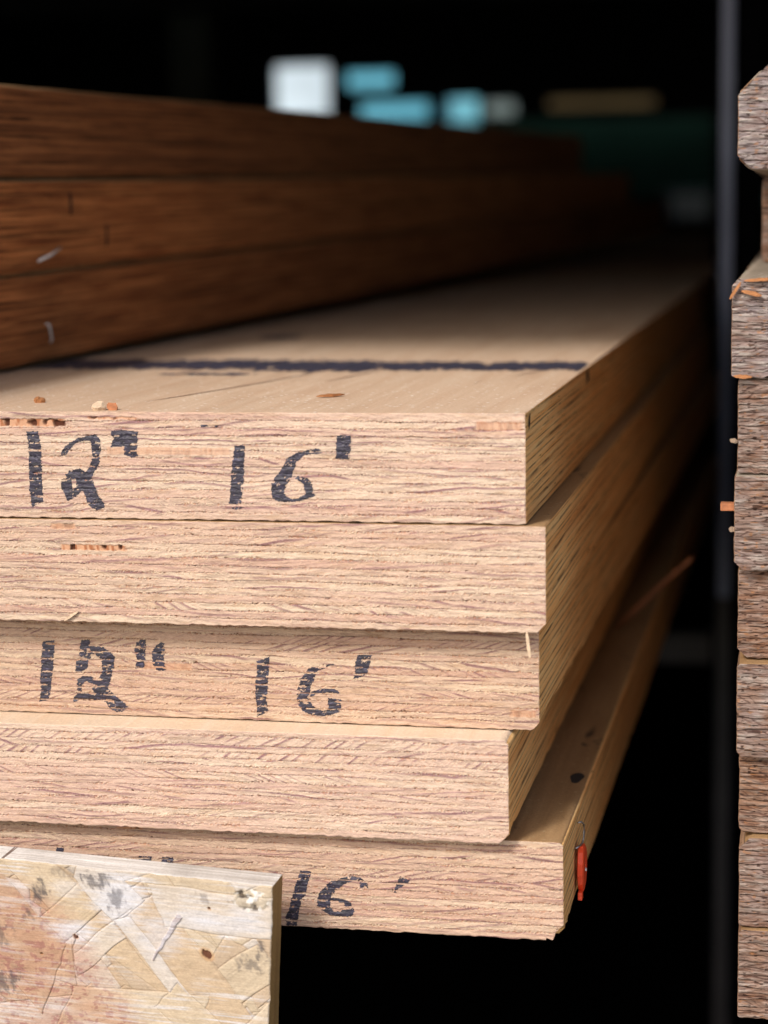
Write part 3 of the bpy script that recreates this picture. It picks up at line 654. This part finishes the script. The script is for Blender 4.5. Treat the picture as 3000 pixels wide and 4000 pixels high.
for i, (xl, yf, zb, zt, grey, ch, label) in enumerate(RB):
    (xl, yf, zb), zt = near(xl, yf, zb), near(xl, yf, zt)[2]
    T = zt-zb-.15; seed = 1500+i*37
    xs = axis(-WR, 0, -WR, -WR+36, .22, 6.0); zs = axis(0, T, 0, T, .22, .22)
    o, fr = board('weathered_board', WR, T, 4600-(225 if i == 1 else 0), xs, zs, seed, lambda X, Z: weathered_tex(X+WR, Z, T, seed, grey),
                  [M_weather, M_side_weather, M_face_grey if i < 5 else M_face_tan], ch, rnd=.8, edge=.42, disp=.8, xtop=6)
    xl += .4
    o.location = ((xl+WR)*MM, yf*MM, zb*MM+ZB)
    tag(o, label, 'timber board', 'weathered stack on the right'); right.append(o)
g = 'orange flakes on the right stack'
shard('wood_flake', near(*(79.3, 117.5, 43.8)), (8, 1.4, 1.3), (0, -1.0, 0), M_chip, 21, 'orange flake standing on the upper left corner of the pale right-stack board', 'wood chip', g)
shard('wood_flake', near(*(86.5, 118.2, 42.6)), (8.5, 1.2, 1.7), (0, .22, 0), M_chip, 22, 'orange flake stuck flat on the pale right-stack board face, near its top', 'wood chip', g)
shard('wood_flake', near(*(83.0, 118.0, 5.2)), (7.5, 1.4, 1.5), (0, .05, 0), M_chip, 23, 'orange flake at the lower edge of the pale right-stack board', 'wood chip', g)
shard('wood_flake', near(*(90, 118.5, 48.6)), (12, 1.5, 1.4), (0, -.05, 0), M_chip, 25, 'long orange flake along the top edge of the pale right-stack board', 'wood chip', g)
boxes('wood_stub', [(-6.2, 6, -3, 3, -1.6, 1.6)], M_splinter, None, near(79.9, 126, -55.2), bevel=.3)
tag(bpy.data.objects['wood_stub'], 'square orange stub poking left out of the fifth board in the right stack', 'wood chip')
shard('wood_crumb', near(*(79.0, 123, -24.5)), (3.4, 2.4, 2.0), (0, .2, 0), M_crumb, 31, 'pale crumb clinging to the left edge of the fourth right-stack board')
shard('wood_crumb', near(*(79.0, 123, -65.3)), (3.6, 2.4, 2.2), (0, -.1, 0), M_crumb, 32, 'pale crumb just below the orange stub on the right stack')

# ------------------------------------------------------------------ strand board panel in front
def osb_tex(X, Z, H):
    """X<=0 from right edge, Z measured down from the top edge (negative)"""
    rs = np.random.RandomState(77)
    pal = [lin(224, 208, 180), lin(220, 198, 162), lin(228, 220, 206), lin(214, 188, 152), lin(230, 226, 218), lin(210, 186, 156), lin(224, 206, 174)]
    c = np.broadcast_to(lin(238, 212, 162), X.shape+(3,)).copy(); h = np.zeros(X.shape)
    XX, ZZ, CC, HH = X, Z, c, h
    def strand(cx, cz, ang, ln, wd, colr, lift, seed):
        rr = ln/2+wd/2+5
        i0, i1 = np.searchsorted(XX[0], (cx-rr, cx+rr)); j0, j1 = np.searchsorted(ZZ[:, 0], (cz-rr, cz+rr))
        if i1-i0 < 2 or j1-j0 < 2: return
        X = XX[j0:j1, i0:i1]; Z = ZZ[j0:j1, i0:i1]; c = CC[j0:j1, i0:i1]; h = HH[j0:j1, i0:i1]
        ca, sa = math.cos(ang), math.sin(ang)
        u = (X-cx)*ca+(Z-cz)*sa; v = -(X-cx)*sa+(Z-cz)*ca
        vv = v+1.6*(vn(u/14, 0*u, seed)-.5); skew = .5*v
        uu = u+skew*((seed % 3)-1)+1.5*(vn(v/4, 0*v, seed+1)-.5)
        e = np.minimum(wd/2-np.abs(vv), ln/2-np.abs(uu))
        m = sst(0, .25, e)
        if m.max() <= 0: return
        gr = fbm(u/16, v/.7, seed+2, 3); g2 = vn(u/30, v/3, seed+3)
        cc = colr[None, None, :]*(.84+.24*gr+.10*(g2-.5))[..., None]
        shade = np.exp(-((e-.05)/.28)**2)
        c = mix(c, cc, m)
        c = mix(c, lin(150, 116, 82), shade*sst(.5, .8, vn(u/9, v/5, seed+4))*.55*(e > -.4))
        HH[j0:j1, i0:i1] = h*(1-m)+m*(lift+.10*(gr-.5)+.02*uu/ln*4)-.22*shade*(e > -.35)
        CC[j0:j1, i0:i1] = c
    for s in range(150):
        cx = -rs.rand()*150+8 if s > 40 else -rs.rand()*520; cz = -rs.rand()*95+10 if s > 40 else -rs.rand()*420
        strand(cx, cz, rs.normal(-.75 if rs.rand() < .6 else .7, .35), 40+45*rs.rand(), 9+16*rs.rand(), pal[rs.randint(7)]*(.9+.1*rs.rand()), .25*rs.rand(), 3000+s*7)
    # readable strands of the visible corner (angles as on the real sheet)
    for (cx, cz, a, ln, wd, ci, s) in ((-102, -4, -.75, 44, 17, 6, 1), (-86, -20, .78, 40, 15, 1, 2), (-66, -14, -.80, 50, 17, 4, 3), (-72, -32, .72, 34, 9, 2, 4),
                                       (-36, -42, -.85, 70, 24, 3, 5), (-20, -14, -.02, 60, 18, 2, 6), (-50, -38, -.86, 46, 7, 4, 7), (-6, -62, .85, 30, 7, 0, 8),
                                       (-112, -34, -.78, 50, 30, 5, 9), (-60, -62, .05, 60, 20, 0, 10), (-28, -66, -.7, 44, 15, 6, 11)):
        strand(cx, cz, a, ln, wd, pal[ci], .2, 5000+s*13)
    c, h = CC, HH
    # soft overlay that ties the strands together
    c = mix(c, np.broadcast_to(lin(226, 204, 168), c.shape), .15+.5*fbm(X/14, Z/9, 90))
    # grey raised sliver
    u = (X+45.5)*.46+(Z+27)*.888; v = -(X+45.5)*.888+(Z+27)*.46
    m = sst(0, .5, (1.1+.5*u/12)-np.abs(v+1.6*(vn(u/3, 0*u, 91)-.5)))*sst(0, .3, 12-np.abs(u))
    c = mix(c, mix(np.broadcast_to(lin(176, 158, 150), X.shape+(3,)), lin(206, 196, 192), fbm(u/3, v/.5, 92)), m); h += .35*m
    # pinkish weathered region, lower left
    d = (X+104)*.6-(Z+22)*.72
    pk = sst(14, -6, (X+80)+(Z+30)*1.1*-1*-1*.0+(X*0)+(Z+42)*.9)
    pk = sst(-78, -96, X+.9*(Z+30)*-1*-1-0*Z)
    reg = (1-sst(-104, -82, X+.75*(Z+18)))*sst(-2, -16, Z+.35*(X+112))
    reg = np.clip(reg*(.45+1.0*fbm(X/9, Z/5, 95)), 0, 1)
    c = mix(c, c*np.array([.84, .60, .54])[None, None, :], reg*.75)
    red = sst(.56, .68, fbm(X/2.2, Z/1.6, 96))*reg*sst(-8, -26, Z)
    c = mix(c, lin(166, 108, 102), red*.6)
    # sun-bleached streaks and horizontal scuffs
    wh = sst(.5, .68, fbm(X/26, Z/.8, 97))*sst(.35, .6, fbm(X/24, Z/22, 98))
    c = mix(c, lin(238, 236, 232), wh*(.75-.45*reg))
    c = mix(c, c*np.array([.80, .78, .76]), sst(.56, .7, fbm(X/18, Z/.45, 99))*.55)
    for (cx, cz, sx, sz, st) in ((-66, -14, 15, 13, .8), (-86, -29, 12, 6, .8), (-48, -26, 12, 12, .6), (-22, -18, 24, 5, .6), (-12, -13, 9, 5, .5), (-88, -10, 9, 5, .4)):
        q = np.exp(-((X-cx)/sx)**2-((Z-cz)/sz)**2)
        c = mix(c, lin(232, 234, 236), sst(.25, .8, q*.8+.6*(fbm(X/10, Z/.7, 111)-.4))*st*.8)
    # mould stains
    for (cx, cz, sx, sz, st) in ((-101, -13, 5, 9, .85), (-106, -24, 4, 6, .6), (-76, -5.5, 9, 5, .8), (-68, -12, 5, 8, .65), (-120, -34, 10, 8, .6), (-118, -54, 12, 9, .75), (-92, -3, 12, 4, .4), (-5, -29, 3, 6, .75), (-9, -35, 8, 5, .55), (-12, -8, 7, 4, .9), (-30, -9, 4, 4, .4)):
        q = np.exp(-((X-cx)/sx)**2-((Z-cz)/sz)**2)
        t = sst(.40, .8, q*.65+.9*(fbm((X+.25*Z)/1.5, (Z+.2*X)/2.6, 101, 4)-.42)+.22*(vn(X/9+Z*.06, Z/.45, 112)-.5))*sst(.02, .25, q)
        c = mix(c, lin(82, 80, 84), t*st*.9)
    # dark knot and pin holes
    for (cx, cz, r) in ((-27.5, -32.4, 2.0), (-27.0, -12.5, .55), (-85, -31, .9), (-100, -40, .5)):
        q = ((X-cx)+.4*(Z-cz))**2/r**2+((Z-cz))**2/(r*.95)**2+1.0*(vn(X/.9, Z/.9, 103)-.5)
        t = 1-sst(.8, 1.1, q); c = mix(c, lin(112, 66, 44), t*.95); h -= .5*t
        c = mix(c, lin(214, 160, 96), (1-sst(1.2, 3.5, q))*(1-t)*.5)
    # crushed corner
    q = np.exp(-((X+9)/9)**2-((Z+7)/5.5)**2)
    cr = sst(.35, .6, q)
    lump = vn(X/2.0, Z/1.7, 105); c = mix(c, mix(np.broadcast_to(lin(214, 200, 172), X.shape+(3,)), lin(70, 56, 40), 1-sst(.2, .38, lump)), cr*.8)
    c = mix(c, lin(250, 246, 232), cr*sst(.62, .75, vn(X/1.8, Z/1.5, 106)))
    h += cr*1.4*(lump-.6)
    c = c*(.76+.26*fbm(X/.8, Z/.5, 107))[..., None]*np.array([.70, .70, .745])
    h += .06*(vn(X/.5, Z/.4, 108)-.5)+.08*(fbm(X/12, Z/.7, 109)-.5)
    return np.clip(c, 0, 1), h
HP = 930.0; WP = 540.0
xs = axis(-WP, 0, -140, 0, .25, 5.0); zs = np.r_[np.arange(0, HP-86, 6.0), np.arange(HP-86, HP-.1, .25), HP]
o, fr = board('strand_board_panel', WP, HP, 16.0, xs, zs, 4100, lambda X, Z: osb_tex(X, Z-HP, HP), [M_osb, M_osb_side, M_osb_edge], (0, 0, 0, 0), rnd=.5, edge=.6, disp=1.6, xtop=1.0)
rollp = math.radians(3.0)
# top right corner at (-101.8, -22, -196.8), leaning clockwise
o.rotation_euler[1] = rollp
corner = Vector((-100.6, -36.0, -191.6)); up = Matrix.Rotation(rollp, 3, 'Y') @ Vector((0, 0, HP))
p = corner-up; o.location = (p.x*MM, p.y*MM, p.z*MM+ZB)
tag(o, 'weathered strand board panel with pink and mouldy patches standing in front of the stack', 'board panel')

# ------------------------------------------------------------------ rack post between the stacks
post = empty('rack_post', (38, 1350, -ZB*1000))
tag(post, 'blurred blue-grey steel rack post rising in the dark gap between the stacks', 'rack post')
H = 1150+640
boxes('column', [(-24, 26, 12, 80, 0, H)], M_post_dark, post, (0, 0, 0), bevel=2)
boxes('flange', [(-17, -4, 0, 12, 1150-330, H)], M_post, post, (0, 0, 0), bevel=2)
boxes('shaded_flange', [(-18, -3, 1, 12, 0, 1150-331)], M_arm, post, (0, 0, 0), bevel=2)  # same flange continued in a darker colour, painting in the shade lower down
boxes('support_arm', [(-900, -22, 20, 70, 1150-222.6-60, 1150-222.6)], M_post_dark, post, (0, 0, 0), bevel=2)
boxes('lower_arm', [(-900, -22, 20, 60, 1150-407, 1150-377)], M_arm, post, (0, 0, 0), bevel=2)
boxes('foot_plate', [(-70, 90, -40, 140, 0, 10)], M_post_dark, post, (0, 0, 0), bevel=2)

# ------------------------------------------------------------------ the shed around the stacks
RH = 500.0                         # height of the unseen deck above the stack, set low to cut the sun
def struct(name, lst, mat, label=None, cat=None):
    o = boxes(name, lst, mat, None, (0, 0, 0))
    if label: tag(o, label, cat)
    else: tag(o, kind='structure')
    return o
struct('sun_cutting_deck', [(-3600, 3600, -60, 3500, RH, RH+60)], M_dark, 'dark unseen deck above the stacks, set low to cut the sun', 'ceiling')
struct('shed_roof', [(-3660, 3660, -60, 9060, 1500, 1560)], M_dark, 'dark shed roof high above the low deck', 'roof')
struct('upper_light_blocker', [(-3660, 3660, -120, -62, RH+2, 1498)], M_dark, 'dark unseen panel added to shut out light above the low deck', 'panel')  # added out of view to keep daylight from entering above the deck
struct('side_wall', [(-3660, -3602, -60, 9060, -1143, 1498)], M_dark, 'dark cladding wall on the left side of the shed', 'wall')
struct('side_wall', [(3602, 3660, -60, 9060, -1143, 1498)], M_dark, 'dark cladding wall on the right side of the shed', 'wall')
struct('lower_light_blocker', [(-3600, 3600, -12, 20, -1143, -312)], M_dark, 'dark unseen panel added to block light beneath the stacks', 'panel')  # invented blocker just out of view, keeps light off lower post and floor
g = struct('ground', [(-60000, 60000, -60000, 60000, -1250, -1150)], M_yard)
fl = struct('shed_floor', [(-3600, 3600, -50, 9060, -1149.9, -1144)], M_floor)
HOLES = [(-2422, -2152, 528, 764), (-2069, -1833, 650, 722), (-2005, -1670, 500, 576), (-1590, -1430, 476, 588), (-1400, -1255, 474, 570),
         (-1100, -600, 530, 574), (-1282, -332, 130, 480), (-523, -353, 16, 118), (-163, -60, 52, 137)]
gx = sorted({-3600, 3600, *[h[0] for h in HOLES], *[h[1] for h in HOLES]}); gz = sorted({-1144, 1498, *[h[2] for h in HOLES], *[h[3] for h in HOLES]})
# (the openings reach the underside of the deck at most)
cells = []
for a, b in zip(gx[:-1], gx[1:]):
    run = None
    for c, d in zip(gz[:-1], gz[1:]):
        mx, mz = (a+b)/2, (c+d)/2
        if any(h[0] < mx < h[1] and h[2] < mz < h[3] for h in HOLES):
            if run: cells.append(run); run = None
        else: run = (a, b, 9000, 9060, run[4], d) if run else (a, b, 9000, 9060, c, d)
    if run: cells.append(run)
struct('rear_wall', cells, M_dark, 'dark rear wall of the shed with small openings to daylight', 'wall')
def yard_box(name, x0, x1, z1, y, c, label, cat, depth=500, rough=.6, parts=()):
    m = plain(name+'_surface', c, rough, 0, .35, 4); m.node_tree.nodes['Principled BSDF'].inputs['Specular IOR Level'].default_value = .05
    o = boxes(name, [(x0, x1, y, y+depth, -1149, z1)], m, None, (0, 0, 0), bevel=15); tag(o, label, cat)
    return o
yard_box('wrapped_bundle', -3100, -2560, 1050, 11000, (.52, .64, .72), 'bright white wrapped bundle seen blurred through the rear opening', 'bundle')
yard_box('tarped_bundle', -2540, -1960, 1000, 11000, (.12, .42, .56), 'cyan tarped bundle seen blurred behind the shed, nearer the white one', 'bundle')
yard_box('tarped_bundle', -1945, -1745, 900, 11100, (.16, .46, .58), 'narrow cyan tarped bundle seen blurred, right of the wider cyan one', 'bundle')
yard_box('grey_crate', -1735, -1500, 900, 11000, (.13, .17, .17), 'blurred grey-green crate beside the cyan bundles behind the shed', 'crate')
yard_box('timber_bundle', -1470, -600, 720, 10600, (.055, .04, .018), 'blurred tan timber bundle behind the shed above the green machine', 'bundle', 300)
yard_box('green_container', -1600, -330, 560, 10200, (.002, .012, .008), 'blurred dark green container behind the shed at the right', 'container', 300)
yard_box('pale_block', -640, -300, 140, 10050, (.13, .14, .125), 'blurred pale grey block low behind the shed, left of the post', 'block', 100)
yard_box('pale_block', -230, -60, 160, 10050, (.05, .10, .085), 'blurred pale green block glimpsed right of the post', 'block', 100)

M_beam = plain('dim_green_beam', (.05, .06, .045), .9, 0, .5, 5); M_beam2 = plain('dim_brown_beam', (.06, .035, .025), .9, 0, .5, 5)
tag(boxes('roof_beam', [(-3600, 3600, 5200, 5320, 900, 1080)], M_beam2, None, (0, 0, 0), bevel=5), 'dim brown roof beam crossing the dark shed above the stacks', 'beam')
tag(boxes('rack_upright', [(-1480, -1380, 4300, 4400, -1143, 1498)], M_beam, None, (0, 0, 0), bevel=5), 'faint greenish upright deep in the dark, left of the white opening', 'rack post')

# ------------------------------------------------------------------ light
SUN_EL, SUN_AZ = 41.0, 24.0        # from the left of the camera, in front of the stack
world = bpy.data.worlds.new('World'); scene.world = world; world.use_nodes = True
nt = world.node_tree; sky = nt.nodes.new('ShaderNodeTexSky'); sky.sky_type = 'NISHITA'; sky.sun_disc = False
dirv = Vector((-math.sin(math.radians(SUN_AZ))*math.cos(math.radians(SUN_EL)), -math.cos(math.radians(SUN_AZ))*math.cos(math.radians(SUN_EL)), math.sin(math.radians(SUN_EL))))
sky.sun_elevation = math.radians(SUN_EL); sky.sun_rotation = math.atan2(dirv.x, dirv.y)
sky.air_density = 1.0; sky.dust_density = 4.0; sky.ozone_density = .6
nt.links.new(sky.outputs[0], nt.nodes['Background'].inputs[0]); nt.nodes['Background'].inputs[1].default_value = 0.15
sl = bpy.data.lights.new('sun', 'SUN'); sl.energy = 2.0; sl.angle = math.radians(10); sl.color = (1.0, .965, .93)
so = bpy.data.objects.new('sun', sl); COL.objects.link(so); so.rotation_euler = dirv.to_track_quat('Z', 'Y').to_euler()

# ------------------------------------------------------------------ camera
Cc = Vector((111.778, -828.540, 83.215)); Rv = Vector((0.9797502, 0.1995526, -0.0163801)); Uv = Vector((-0.0131345, 0.1456881, 0.9892434)); Fv = Vector((-0.1997925, 0.9689962, -0.1453590))
cd = bpy.data.cameras.new('camera'); co = bpy.data.objects.new('camera', cd); COL.objects.link(co)
co.matrix_world = Matrix(((Rv.x, Uv.x, -Fv.x, Cc.x*MM), (Rv.y, Uv.y, -Fv.y, Cc.y*MM), (Rv.z, Uv.z, -Fv.z, Cc.z*MM+ZB), (0, 0, 0, 1)))
cd.sensor_fit = 'HORIZONTAL'; cd.sensor_width = 36; cd.lens = 8088.57/3000*36
cd.clip_start = .05; cd.clip_end = 500
cd.dof.use_dof = True; cd.dof.focus_distance = .893; cd.dof.aperture_fstop = 8.0
scene.camera = co
scene.render.engine = 'CYCLES'
vs = scene.view_settings
vs.view_transform = 'Standard'; vs.look = 'None'; vs.exposure = 0.52; vs.gamma = 1; vs.use_curve_mapping = False
